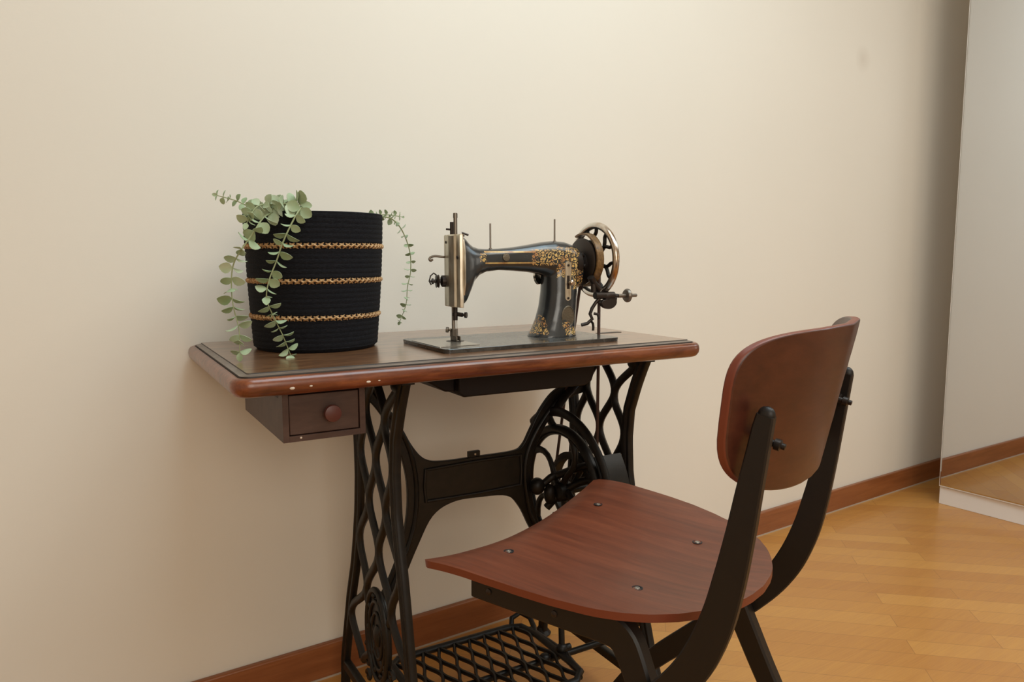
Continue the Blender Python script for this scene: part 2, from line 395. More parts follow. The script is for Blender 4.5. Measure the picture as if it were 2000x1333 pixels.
def medallion(a, db, par):
    mb = MB(TO); cb, cz = .175+db, .235
    def el(rb, rz, off): return [(a+off, cb+rb*math.cos(2*PI*i/40), cz+rz*math.sin(2*PI*i/40)) for i in range(40)]
    mb.rings([el(.052, .085, -.004), el(.052, .085, .004)])
    for (rb, rz, r) in ((.054, .088, .006), (.040, .066, .004), (.026, .044, .0035)):
        mb.tube(el(rb, rz, -.005), r, n=8, loop=True)
    mb.ball((a-.004, cb, cz), .013, (.6, 1, 1.7), 8)
    for i in range(10):
        t = 2*PI*i/10; mb.ball((a-.005, cb+.047*math.cos(t), cz+.077*math.sin(t)), .006, (.7, 1, 1), 6)
    for s in (-1, 1):
        for k in range(3):
            zc = cz-.05-k*.03
            sp = [(a-.002, cb+s*(.062+.012*math.cos(t)*(1-t/9)), zc+.012*math.sin(t)*(1-t/9)) for t in [q*.5 for q in range(14)]]
            mb.tube(sp, .004, n=6)
    return mb.build('medallion', M['iron'], par, smooth=50)
medallion(AL, 0, sfL); medallion(AR, 0, sfR)

# back brace --------------------------------------------------------
BB = .232
def V2(P, n=5): return [(v.x, v.y) for v in spline([(p[0], p[1], 0) for p in P], n)]
topc = V2([(.250, .722), (.275, .682), (.312, .632), (.345, .572), (.372, .543), (.410, .534), (.49, .533), (.57, .533), (.594, .543), (.612, .572), (.636, .612), (.668, .647), (.705, .664), (.755, .675)])
rightc = V2([(.755, .642), (.708, .630), (.670, .600), (.640, .560), (.620, .510), (.614, .460), (.624, .400), (.650, .330), (.70, .270), (.755, .222)])
botc = V2([(.755, .185), (.700, .228), (.650, .292), (.612, .358), (.585, .410), (.555, .438), (.49, .446), (.43, .446), (.385, .425), (.352, .370), (.325, .315), (.295, .255), (.250, .200)])
leftc = V2([(.250, .250), (.285, .305), (.310, .360), (.328, .425), (.332, .490), (.322, .550), (.300, .610), (.272, .655), (.250, .680)])
poly = topc+rightc+botc+leftc
mb = MB(TO); mb.prism(poly, lambda x, z: (x, BB-.005, z), lambda x, z: (x, BB+.005, z))
br = mb.build('back_brace', M['iron'], table, bevel=.0025, smooth=30)
mb = MB(TO)   # raised ribs round the centre panel and along the arms
mb.tube([(x, BB-.006, z) for x, z in V2([(.372, .522), (.49, .524), (.588, .522)], 6)], .0032, n=8)
mb.tube([(x, BB-.006, z) for x, z in V2([(.372, .458), (.49, .456), (.588, .458)], 6)], .0032, n=8)
mb.tube([(.370, BB-.006, .524), (.367, BB-.006, .49), (.370, BB-.006, .456)], .0032, n=8)
mb.tube([(.588, BB-.006, .524), (.590, BB-.006, .49), (.588, BB-.006, .456)], .0032, n=8)
for P in ([(.262, .700), (.300, .640), (.335, .575), (.350, .50), (.345, .42), (.318, .345), (.270, .250)], [(.740, .660), (.692, .640), (.640, .588), (.604, .525), (.600, .45), (.628, .355), (.735, .225)]):
    mb.tube([(x, BB-.005, z) for x, z in V2(P)], .006, n=8, ry=.005)
mb.build('rib', M['iron'], br, smooth=50)
mb = MB(TO); mb.box((.466, BB-.005, .533), (.492, BB+.004, .545)); mb.build('clip', M['iron'], br, bevel=.001)
MB(TO).lathe([(.0022, 0), (.0022, .0015)], (.480, BB-.005, .539), (0, -1, 0), 10).build('clip_screw', M['screw'], br)

# flywheel, guard, bearing, pitman ----------------------------------
FC = (.672, .188, .440)
def circ(a, r, n=64, c=FC, t0=0, t1=2*PI, close=False):
    m_ = n+(1 if close else 0)
    return [(a, c[1]+r*math.cos(t0+(t1-t0)*i/n), c[2]+r*math.sin(t0+(t1-t0)*i/n)) for i in range(m_)]
fw = MB(TO)
fw.tube(circ(.668, .136), .009, ry=.011, side=(1, 0, 0), n=12, loop=True)
fw.tube(circ(.668, .126), .004, ry=.006, side=(1, 0, 0), n=8, loop=True)
fw.lathe([(.012, -.02), (.02, -.016), (.022, 0), (.02, .014), (.012, .02)], FC, (1, 0, 0), 20)
for k in range(5):
    t0 = .55+2*PI*k/5
    P = []
    for q in range(9):
        f = q/8; r = .018+f*.112; t = t0+.34*math.sin(PI*f)*1.0
        P.append((.668, FC[1]+r*math.cos(t), FC[2]+r*math.sin(t)))
    fw.tube(P, [.010-.004*math.sin(PI*q/8) for q in range(9)], ry=.006, side=(1, 0, 0), n=8)
wheel = fw.build('flywheel', M['iron'], table, smooth=50)
pu = MB(TO); pu.lathe([(.076, -.010), (.082, -.008), (.074, 0), (.082, .008), (.076, .010), (.068, .010), (.068, -.010), (.076, -.010)], (.700, FC[1], FC[2]), (1, 0, 0), 48, cap=False)
for k in range(3):
    t0 = 2*PI*k/3; pu.tube([(.69, FC[1]+.012*math.cos(t0), FC[2]+.012*math.sin(t0)), (.70, FC[1]+.072*math.cos(t0), FC[2]+.072*math.sin(t0))], .006, n=8)
pu.tube([(.67, FC[1], FC[2]), (.755, FC[1], FC[2])], .008, n=12)
pu.build('pulley', M['iron'], table, smooth=50)
g = MB(TO)
g.tube(circ(.664, .172, 48, t0=.85, t1=PI*1.02, close=True), 0.0105, ry=.0065, side=(1, 0, 0), n=10)
g.tube([(.664, .235, .595), (.666, .225, .580), (.668, .215, .572)], .011, n=8, ry=.006)
g.tube([(.664, .205, .615), (.69, .212, .64), (.735, .225, .665), (.755, .24, .66)], .010, n=8, ry=.007)
g.build('wheel_guard', M['iron'], table, smooth=50)
g = MB(TO); R0 = .166
A_ = [2.45+i*.085 for i in range(16)]
for sgn in (0,):
    rings = []
    for t in A_:
        cb, cz = FC[1]+R0*math.cos(t), FC[2]+R0*math.sin(t); cb2, cz2 = FC[1]+(R0+.003)*math.cos(t), FC[2]+(R0+.003)*math.sin(t)
        rings.append([(.655, cb, cz), (.720, cb, cz), (.720, cb2, cz2), (.655, cb2, cz2)])
    g.rings(rings)
g.build('dress_guard', M['iron'], table, smooth=40)
g = MB(TO)
g.tube(spline([(.628, .215, .452), (.640, .212, .458), (.652, .205, .470), (.668, .20, .474), (.69, .15, .50), (.705, .085, .522), (.712, .055, .522)], 4), .0085, n=8)
g.tube(spline([(.640, .205, .405), (.66, .19, .432), (.69, .15, .468), (.705, .085, .488), (.712, .055, .490)], 4), .0085, n=8)
g.ball((.622, .215, .452), .017, (1, 1, 1.1), 8); g.ball((.645, .20, .435), .014, (1, 1, 1.6), 8)
g.build('bearing_bracket', M['iron'], table, smooth=50)
g = MB(TO); g.tube([(.640, .16, .40), (.632, .14, .26), (.622, .118, .132)], .0065, n=8)
g.lathe([(.010, -.010), (.010, .010)], (.640, .16, .40), (1, 0, 0), 14); g.ball((.622, .118, .132), .012, (1, 1, 1), 8)
g.lathe([(.004, 0), (.007, .004), (.007, .012), (.003, .014)], (.630, .118, .132), (1, 0, 0), 10)
g.build('pitman_rod', M['iron'], table, smooth=50)

# pedal ---------------------------------------------------------------
g = MB(TO); pa0, pa1, pb0, pb1, pz = .300, .618, .030, .268, .122
bord = [(pa0, pb0, pz), (pa0+.02, pb0-.012, pz), (pa1-.03, pb0-.012, pz), (pa1-.004, pb0+.012, pz), (pa1, pb0+.05, pz), (pa1, pb1-.06, pz), (pa1-.012, pb1-.01, pz), (pa1-.04, pb1, pz), (pa0+.02, pb1, pz), (pa0, pb1-.02, pz)]
g.tube(bord, .0085, ry=.007, side=(0, 0, 1), n=8, loop=True)
pitch, per = .0178, .0482
k = 0; a = pa0+.012
while a < pa1-.004:
    P = []; b = pb1-.004; 
    i = 0
    while b > pb0-.01:
        ph = (pb1-b)/per*PI
        P.append((a+math.cos(ph)*(pitch/2-.0016)*(1 if k % 2 else -1), b, pz)); b -= per/8
    P = [q for q in P if pa0 <= q[0] <= pa1]
    if len(P) > 2: g.tube(P, .0036, ry=.0048, side=(0, 0, 1), n=6)
    a += pitch; k += 1
g.tube([(pa1-.03, pb1, pz+.0), (pa1-.022, pb1+.012, pz+.012), (pa1+.0, pb1+.012, pz+.02), (pa1+.015, pb1-.005, pz+.012), (pa1+.01, pb1-.03, pz+.003), (pa1-.002, pb1-.055, pz)], .006, n=8)
g.tube([(pa1, pb1-.03, pz-.002), (pa1+.008, .118, pz+.0), (pa1, pb0+.04, pz-.002)], .008, n=8)
g.tube([(AL, .13, pz-.012), (AR, .13, pz-.012)], .007, n=8)
for a in (pa0+.03, pa1-.03): g.ball((a, .13, pz-.006), .012, (1, 1, .8), 8)
g.build('pedal', M['iron'], table, smooth=50)
# lower cross tie and upper right bracket
# belly case under the machine
g = MB(TO)
g.prism([(.285, .7405), (.350, .702), (.368, .700), (.368, .7405)], lambda x, z: (x, .085, z), lambda x, z: (x, .235, z))
def xs(x, z): return (x, .070, z)
g.prism([(.368, .7405), (.368, .700), (.377, .692), (.640, .690), (.656, .698), (.662, .715), (.662, .7405)], lambda x, z: (x, .068, z), lambda x, z: (x, .250, z))
g.build('belly_case', M['case'], table, bevel=.003, smooth=30)

# ------------------------------------------------------------------ drive belt
bo = MB(TO)
P = [(.708, .118, .933)]+[(.708, .145+.027*math.cos(t), .933+.027*math.sin(t)) for t in [PI-i*PI/10 for i in range(1, 10)]]+[(.708, .172, .933), (.704, .218, .70), (.700, FC[1]+.078, FC[2]+.01)]
P += [(.700, FC[1]+.078*math.cos(t), FC[2]+.078*math.sin(t)) for t in [-i*PI/12 for i in range(1, 12)]]+[(.700, FC[1]-.078, FC[2]+.01), (.7005, .109, .62), (.7015, .109, .78)]
bo.tube(P, .0032, n=8, loop=True)
belt = bo.build('drive_belt', M['leather'], None, smooth=60)
belt.location = T2W(*TO); belt.rotation_euler = (0, 0, TH)
belt['label'] = 'thin brown leather belt running from the hand wheel down to the iron flywheel'; belt['category'] = 'belt'

# ------------------------------------------------------------------ sewing machine
MO = (.52, .145, ZT)
BC = .145
sm = empty('sewing_machine', T2W(*MO), TH, 'black antique sewing machine with gold scrollwork standing on the wooden table', 'sewing machine')
ox, oz = MO[0], MO[2]
def bx(x0, x1, z0, z1, k): return (x0-ox, x1-ox, z0-oz, z1-oz, k)
armM = gilt('black_enamel_gilt', [bx(.452, .560, .9465, .9495, 'l'), bx(.452, .560, .926, .9285, 'l'), bx(.440, .455, .930, .946, 's'),
    bx(.552, .620, .922, .953, 's'), bx(.605, .668, .898, .957, 's'), bx(.640, .668, .875, .915, 's'),
    bx(.615, .672, .786, .800, 's'), bx(.612, .630, .798, .812, 's'), bx(.655, .675, .795, .820, 's'), bx(.555, .584, .788, .842, 's')])
def sup(c, A, B, n=28, e=2.6):
    out = []
    for i in range(n):
        t = 2*PI*i/n; x, y = math.cos(t), math.sin(t)
        out.append((math.copysign(abs(x)**(2/e), x)*A, math.copysign(abs(y)**(2/e), y)*B))
    return out
mb = MB(MO)
ARM = [(.398, .980, .848, .035), (.406, .980, .848, .035), (.414, .975, .853, .0335), (.422, .966, .870, .031), (.431, .959, .890, .027), (.445, .9545, .904, .0225), (.462, .9535, .911, .0195),
       (.49, .9545, .9135, .019), (.52, .957, .912, .0205), (.555, .962, .909, .024), (.585, .967, .904, .028), (.61, .9695, .895, .031), (.635, .968, .885, .033), (.655, .962, .875, .032), (.668, .952, .875, .028), (.677, .938, .888, .019)]
mb.rings([[(x, BC+q[0], (zt+zb)/2+q[1]) for q in sup(0, B, (zt-zb)/2)] for x, zt, zb, B in ARM])
PIL = [(.781, .612, .050, .043), (.786, .6125, .048, .042), (.795, .615, .0445, .040), (.815, .620, .040, .0375), (.84, .625, .037, .036), (.87, .628, .0355, .035), (.90, .629, .0355, .034), (.935, .630, .034, .032), (.950, .630, .028, .026)]
mb.rings([[(c+q[0], BC+q[1], z) for q in sup(0, A, B, e=2.3)] for z, c, A, B in PIL])
arm = mb.build('arm', armM, sm)
rm = arm.modifiers.new('remesh', 'REMESH'); rm.mode = 'VOXEL'; rm.voxel_size = .0016; rm.use_smooth_shade = True
sm_ = arm.modifiers.new('smooth', 'SMOOTH'); sm_.factor = .5; sm_.iterations = 14
# gold oval plaque between the stripes
mb = MB(MO); mb.lathe([(.0075, 0), (.0075, .0012), (.006, .0016), (0, .0016)], (.497, BC-.0190, .938), (0, -1, .15), 20); mb.build('roundel', M['badge'], sm)
# bed
def rr(a0, a1, b0, b1, z, r, n=5):
    pts = []
    for cx, cy, s in ((a1-r, b1-r, 0), (a0+r, b1-r, PI/2), (a0+r, b0+r, PI), (a1-r, b0+r, 1.5*PI)):
        for i in range(n+1): pts.append((cx+r*math.cos(s+PI/2*i/n), cy+r*math.sin(s+PI/2*i/n), z))
    return pts
mb = MB(MO); mb.rings([rr(.333, .706, .046, .245, ZT+.0002, .012), rr(.332, .707, .045, .246, ZT+.0068, .013), rr(.3326, .7064, .0456, .2454, ZT+.0075, .0125)])
bed = mb.build('bed', M['bed'], sm, smooth=30)
ZB = ZT+.0075
mb = MB(MO); mb.rings([rr(.336, .416, .078, .205, ZB-.001, .003), rr(.336, .416, .078, .205, ZB+.0008, .003)]); mb.build('slide_plate', M['slide'], sm, smooth=30)
mb = MB(MO); mb.lathe([(.017, 0), (.017, .0007), (.004, .0008), (.004, .0002), (0, .0002)], (.401, .150, ZB+.0005), (0, 0, 1), 24); mb.build('needle_plate', M['darksteel'], sm, smooth=30)
# face plate with moulded ridge
mb = MB(MO)
R = []
fpf = [(.110, 0), (.112, .0035), (.125, .004), (.128, .0075), (.146, .0095), (.149, .006), (.152, .0045), (.176, .004), (.180, 0)]
def fpr(z, k): return [(.398-(h*k+.001), b, z) for b, h in fpf]+[(.400, .180, z), (.400, .110, z)]
mb.rings([fpr(.8475, .7), fpr(.849, 1), fpr(.88, 1), fpr(.945, 1), fpr(.977, 1), fpr(.9795, .7)])
mb.rings([[(.399, .110, .87), (.3995, .110, .97), (.402, .110, .97), (.402, .110, .87)], [(.3995, .105, .89), (.3995, .105, .95), (.402, .105, .95), (.402, .105, .89)]])
fp = mb.build('face_plate', M['nickel'], sm, smooth=30)
for r_, x_, b_, z_ in ((.0028, .3935, .168, .966), (.0035, .3915, .117, .938)):
    mb = MB(MO); mb.lathe([(r_, 0), (r_, .0012), (0, .0016)], (x_, b_, z_), (-1, 0, 0), 12); mb.build('screw', M['darksteel'], fp)
# bars on top
mb = MB(MO); mb.tube([(.404, .150, .976), (.404, .150, 1.019)], .0036, n=12); mb.lathe([(.0042, 0), (.0042, .008)], (.404, .150, 1.010), n=12); mb.build('needle_bar', M['steel'], sm)
mb = MB(MO); mb.tube([(.403, .163, .976), (.403, .163, 1.003)], .0036, n=12); mb.tube([(.403, .163, .989), (.394, .169, .990)], .0018, n=8); mb.build('presser_bar', M['darksteel'], sm)
mb = MB(MO); mb.tube([(.405, .118, .976), (.4, .116, .982), (.412, .114, .978)], .002, n=8); mb.build('oil_cap', M['darksteel'], sm)
# take-up lever
mb = MB(MO); P = spline([(.400, .178, .9385), (.388, .181, .9395), (.378, .183, .9405), (.370, .184, .939), (.366, .184, .935), (.369, .184, .932), (.373, .184, .9345)], 4); mb.tube(P, .0016, ry=.0022, n=8); mb.build('take_up_lever', M['steel'], sm)
# tension assembly
mb = MB(MO); tc = (.395, .176, .894)
ax = (-1, .25, 0)
mb.lathe([(.011, -.003), (.011, .007), (.008, .009), (.0035, .010), (.0035, .012), (.0125, .013), (.011, .0155), (.0125, .018), (.0035, .019), (.003, .022), (.0055, .023), (.0055, .026), (.002, .027), (.002, .029)], tc, ax, 20)
mb.tube([(.382, .185, .904), (.376, .187, .909), (.370, .188, .904), (.367, .188, .894), (.371, .188, .887)], .0014, n=8)
mb.build('tension_dial', M['darksteel'], sm, smooth=40)
# needle clamp, presser foot
mb = MB(MO); mb.tube([(.403, .152, .850), (.403, .152, .822)], .0042, n=12); mb.lathe([(.006, 0), (.006, .006)], (.403, .152, .830), n=12)
mb.tube([(.403, .152, .834), (.412, .140, .832)], .004, n=8); mb.lathe([(.0022, 0), (.0022, .005), (.0055, .006), (.0055, .010)], (.411, .142, .832), (.7, -.7, 0), 12)
mb.build('needle_clamp', M['darksteel'], sm)
mb = MB(MO); mb.tube([(.401, .156, .848), (.401, .156, .800)], .0034, n=10)
mb.box((.396, .150, .791), (.407, .162, .806)); mb.lathe([(.002, 0), (.002, .005), (.0055, .006), (.0055, .011)], (.398, .158, .803), (-.8, .5, .1), 12)
mb.box((.397, .136, ZB+.0012), (.399, .162, .793)); mb.box((.404, .136, ZB+.0012), (.406, .162, .793)); mb.box((.397, .138, ZB+.0012), (.406, .158, ZB+.003))
mb.build('presser_foot', M['steel'], sm, bevel=.0006)
mb = MB(MO); mb.tube([(.405, .150, .826), (.405, .150, ZB+.001)], .0006, n=6); mb.build('needle', M['screw'], sm)
# spool pins
for (a, z0, z1) in ((.474, .951, 1.001), (.618, .966, 1.012)):
    mb = MB(MO); mb.tube([(a, BC, z0), (a, BC, z1)], .0017, n=10); mb.lathe([(.0035, 0), (.003, .003)], (a, BC, z0+.001), n=10); mb.build('spool_pin', M['steel'], sm)
# stitch plate with knob, badge
PY = BC-.0335
mb = MB(MO)
def stadium(c, z0, z1, r, y): return [(c+r*math.cos(t), y, z1-r+r*math.sin(t)) for t in [i*PI/8 for i in range(9)]]+[(c+r*math.cos(t), y, z0+r+r*math.sin(t)) for t in [PI+i*PI/8 for i in range(9)]]
mb.rings([stadium(.627, .853, .930, .0068, PY+.004), stadium(.627, .853, .930, .0068, PY-.002)])
sp = mb.build('regulator_plate', M['nickel'], sm, smooth=40)
mb = MB(MO)
for z in (.858, .922): mb.lathe([(.0025, 0), (.0025, .0012), (0, .0016)], (.627, PY-.002, z), (0, -1, 0), 12)
mb.box((.624, PY-.0024, .876), (.630, PY-.0014, .902)); mb.build('slot', M['darksteel'], sp)
mb = MB(MO); mb.lathe([(.003, 0), (.003, .005), (.0055, .006), (.0062, .011), (.004, .013), (0, .0132)], (.629, PY-.002, .888), (.15, -1, 0), 16); mb.build('regulator_knob', M['chrome'], sm)
def oval(rx, rz, y, n=32): return [(.626+rx*math.cos(2*PI*i/n), y, .822+rz*math.sin(2*PI*i/n)) for i in range(n)]
PB = BC-.0362
mb = MB(MO); mb.rings([oval(.0148, .0215, PB+.006), oval(.0148, .0215, PB-.0008), oval(.0135, .020, PB-.0018), oval(.0125, .019, PB-.0008), oval(.006, .010, PB-.0012)]); mb.build('badge', M['badge'], sm, smooth=40)
mb = MB(MO); mb.lathe([(.014, 0), (.014, .004), (.010, .006), (0, .006)], (.594, BC+.022, .898), (-.5, .8, -.2), 20); mb.build('rear_cover', M['chrome'], sm)
# shaft housing, belt cover, hand wheel
HZ = .932
mb = MB(MO); mb.lathe([(.034, -.012), (.032, .002), (.027, .006), (.024, .014), (.024, .018)], (.664, BC, HZ-.008), (1, 0, 0), 32)
for t in (2.4, 3.3, 4.2): mb.lathe([(.004, 0), (.004, .003), (0, .004)], (.672, BC+.026*math.cos(t), HZ-.008+.026*math.sin(t)), (.6, math.cos(t), math.sin(t)), 10)
mb.build('shaft_housing', M['darksteel'], sm, smooth=40)
cvM = gilt('belt_cover_gilt', [(-1, 1, -1, 1, 's')], base=(.02, .014, .012), axes='YZ', voro=120)
cvM.node_tree.nodes['Principled BSDF'].inputs['Base Color'].links
mb = MB(MO); rings = []
mb.lathe([(.010, .0), (.044, .0), (.0465, .002), (.0465, .0045), (.010, .0045)], (.681, BC, HZ-.003), (1, 0, 0), 48)
bc_ = mb.build('belt_cover', M['darksteel'], sm, smooth=40)
mb = MB(MO); rings = []
for i in range(33):
    t = PI*.35+PI*1.12*i/32
    cb, cz = math.cos(t), math.sin(t); wd = .016
    rings.append([(.6835, BC+.0505*cb, HZ+.0505*cz), (.6835, BC+.0540*cb, HZ+.0540*cz), (.6835+wd, BC+.0540*cb, HZ+.0540*cz), (.6835+wd, BC+.0505*cb, HZ+.0505*cz)])
mb.rings(rings)
mb.build('cover_band', wood('worn_gilt_band', (.03, .02, .016), (.16, .085, .03), (.30, .17, .06), .35, (60, 60, 60), scale=3), sm, smooth=40)
mb = MB(MO)
mb.tube(circ(.7165, .0705, 72, (0, BC, HZ)), .0060, ry=.0070, side=(1, 0, 0), n=14, loop=True)
hw = mb.build('hand_wheel', M['chrome'], sm, smooth=60)
mb = MB(MO); mb.tube(circ(.7165, .0655, 72, (0, BC, HZ)), .003, ry=.0055, side=(1, 0, 0), n=8, loop=True)
mb.lathe([(.034, -.018), (.040, -.016), (.036, -.012), (.040, -.008), (.034, -.006), (.022, -.004), (.022, .006), (.016, .010), (.010, .012)], (.7165, BC, HZ), (1, 0, 0), 36)
for k in range(6):
    t0 = .35+2*PI*k/6
    def pt(r, t): return (.7165, BC+r*math.cos(t), HZ+r*math.sin(t))
    mb.tube([pt(.018, t0), pt(.030, t0+.04), pt(.042, t0)], [.0062, .0045, .0045], ry=.004, side=(1, 0, 0), n=8)
    for s in (-1, 1):
        mb.tube(spline([pt(.040, t0), pt(.048, t0+s*.12), pt(.056, t0+s*.24), pt(.066, t0+s*.24)], 4), .0036, ry=.004, side=(1, 0, 0), n=8)
mb.build('wheel_spokes', M['iron'], hw, smooth=50)
# bobbin winder
MW = (MO[0]+.0125, MO[1], MO[2])
wb = .104
mb = MB(MW)
mb.tube([(.690, BC-.040, .898), (.700, wb+.004, .886), (.712, wb, .872)], [.008, .007, .009], n=10, ry=.006)
mb.tube([(.699, wb+.004, .886), (.7, wb+.004, .868)], .006, n=10)
mb.tube([(.700, wb, .862), (.745, wb-.002, .861)], .0075, n=12)
mb.lathe([(.0075, 0), (.009, .002), (.009, .010), (.0065, .012), (.0065, .022), (.005, .024), (.004, .034)], (.722, wb, .860), (1, -.02, 0), 16)
mb.tube([(.712, wb-.002, .858), (.704, wb+.002, .848), (.696, wb+.004, .836), (.692, wb+.005, .825), (.696, wb+.003, .815), (.688, wb+.008, .806), (.676, wb+.012, .803)], .0035, n=8)
mb.tube([(.693, wb+.004, .812), (.697, wb+.002, .806), (.6975, wb+.001, .798), (.696, wb, .792)], .0035, ry=.0018, n=8)
mb.tube([(.698, wb, .826), (.706, wb-.002, .824), (.709, wb-.002, .815)], .0022, ry=.003, n=8)
wi = mb.build('bobbin_winder', M['darksteel'], sm, smooth=50)
mb = MB(MW); n = 24
pl = [(.732+.019*math.cos(t), .848+.014*math.sin(t)) for t in [PI+i*(PI*1.05)/n for i in range(n+1)]]
mb.prism(pl+[(.752, .858), (.716, .852)], lambda x, z: (x, wb-.006, z), lambda x, z: (x, wb+.004, z)); mb.build('winder_cam', M['darksteel'], wi, bevel=.001)
mb = MB(MW); mb.lathe([(.004, 0), (.004, .018), (.0115, .019), (.014, .022), (.014, .025), (.009, .030), (.0035, .034), (.0035, .046), (.0028, .047)], (.757, wb-.001, .8595), (1, -.02, 0), 24); mb.build('spindle', M['steel'], wi, smooth=40)

# ------------------------------------------------------------------ basket
BA, BBc, BH = .1777, .2743, .2398
bl = T2W(BA, BBc, ZT)
def basket_r(h, t):
    f = h/BH
    r = .1120+.0125*f + .002*math.sin(PI*f)
    r += .0012*math.sin(3*t+f*3)
    return r
m = newmat('black_jute', (.006, .006, .008), .9, spec=.2); t = NT(m)
sp_ = t.n('ShaderNodeSeparateXYZ'); t.l(t.coord(), sp_.inputs[0])
n1 = t.noise(t.coord((1, 1, 4)), 220, 4, .7); t.color(t.ramp(n1, [(.4, (.004, .004, .0055)), (.75, (.016, .016, .02))])); t.bump(n1, .8, .002); M['jute'] = m
bk_ = empty('woven_basket', bl, 0, 'round black woven basket with three tan braided stripes on the table', 'basket')
mb = MB(); nt = 96; rows = 17
bands = (.0605, .1235, .1835)
prof = []
rh = BH/ (rows*1.0)
H_ = [i*BH/224 for i in range(225)]
rings = []
for h in H_:
    row = h/.0085; c_ = abs(math.sin(PI*row))**.6*.0009
    if any(abs(h-b) < .0055 for b in bands): c_ = -.0005
    if h < .006: c_ = -.006+h
    rings.append([((basket_r(h, 2*PI*j/nt)+c_-.002)*math.cos(2*PI*j/nt), (basket_r(h, 2*PI*j/nt)+c_-.002)*math.sin(2*PI*j/nt), h) for j in range(nt)])
for h in (BH+.0015, BH+.001, BH-.01, BH*.7):
    d = {BH+.0015: .003, BH+.001: .007, BH-.01: .009, BH*.7: .009}[h]
    rings.append([((basket_r(min(h, BH), 2*PI*j/nt)-d)*math.cos(2*PI*j/nt), (basket_r(min(h, BH), 2*PI*j/nt)-d)*math.sin(2*PI*j/nt), h) for j in range(nt)])
for k_ in range(3): rings.append([(x*.99, y*.99, BH*(.5-.2*k_)) for x, y, z in rings[-1]])
mb.rings(rings); mb.build('basket_wall', M['jute'], bk_, smooth=80)
M['braid'] = wood('braided_straw', (.10, .04, .014), (.42, .23, .09), (.72, .50, .26), .6, (30, 30, 30), scale=6)
for b in bands:
    mb = MB(); nb = 64
    for i in range(nb):          # braid of slanted overlapping straw strands
        for s in (-1, 1):
            t = 2*PI*(i+.25*s)/nb; dt = 2*PI/nb*.62
            P = []
            for q in (-1, -.4, .2, 1):
                tt = t+dt*q; r = basket_r(b, tt)-.0034+.0016*(1-q*q)+(.0005 if s > 0 else 0)
                P.append((r*math.cos(tt), r*math.sin(tt), b+s*q*.0042*(.8+.4*random.random())))
            mb.tube(P, [.0013, .0030, .0030, .0013], ry=[.0010, .0021, .0021, .0010], n=6)
    mb.build('braided_band', M['braid'], bk_, smooth=70)

# ------------------------------------------------------------------ eucalyptus
m = newmat('eucalyptus_leaf', (.36, .44, .27), .6, spec=.3); t = NT(m)
n1 = t.noise(t.coord(), 18, 3); t.color(t.ramp(n1, [(.3, (.26, .36, .19)), (.55, (.38, .46, .29)), (.75, (.52, .57, .42))]))
t.b.inputs['Subsurface Weight'].default_value = .0
M['leaf'] = m; M['stem'] = newmat('pale_green_stem', (.30, .33, .17), .6)
plant = empty('eucalyptus_plant', T2W(BA, BBc, ZT+.16), TH, 'trailing green eucalyptus plant spilling over the rim of the black basket', 'plant')
PO = (BA, BBc, ZT+.16)
# all stem points below are in table coordinates (along the front edge, depth, height) in metres
def leaf(mb, c, direc, nrm, L, Wd):
    L *= .88; Wd *= .88
    d = direc.normalized(); s = d.cross(nrm).normalized(); nn = s.cross(d)
    R = []
    prof = [(0, .08), (.12, .5), (.3, .88), (.52, 1), (.75, .82), (.92, .45), (1, .06)]
    top = []; bot = []
    for f, wv in prof:
        for lst, off in ((top, .0003), (bot, -.0003)):
            lst.append([c+d*(L*f)+s*(Wd*wv*k)+nn*(abs(k)*Wd*.28*wv-.10*L*f*f*2+off) for k in (-1, 0, 1)])
    A = [[mb.v(p) for p in r] for r in top]; B = [[mb.v(p) for p in r] for r in bot]
    n = len(A)
    for i in range(n-1):
        for k in range(2):
            mb.face([A[i][k], A[i][k+1], A[i+1][k+1], A[i+1][k]]); mb.face([B[i][k+1], B[i][k], B[i+1][k], B[i+1][k+1]])
        mb.face([A[i][0], A[i+1][0], B[i+1][0], B[i][0]]); mb.face([A[i][2], B[i][2], B[i+1][2], A[i+1][2]])
    mb.face([A[0][0], B[0][0], B[0][1], A[0][1]]); mb.face([A[0][1], B[0][1], B[0][2], A[0][2]])
    mb.face([A[-1][1], B[-1][1], B[-1][0], A[-1][0]]); mb.face([A[-1][2], B[-1][2], B[-1][1], A[-1][1]])
ROOM = Vector((-0.267, -0.964, 0.003))      # towards the open room
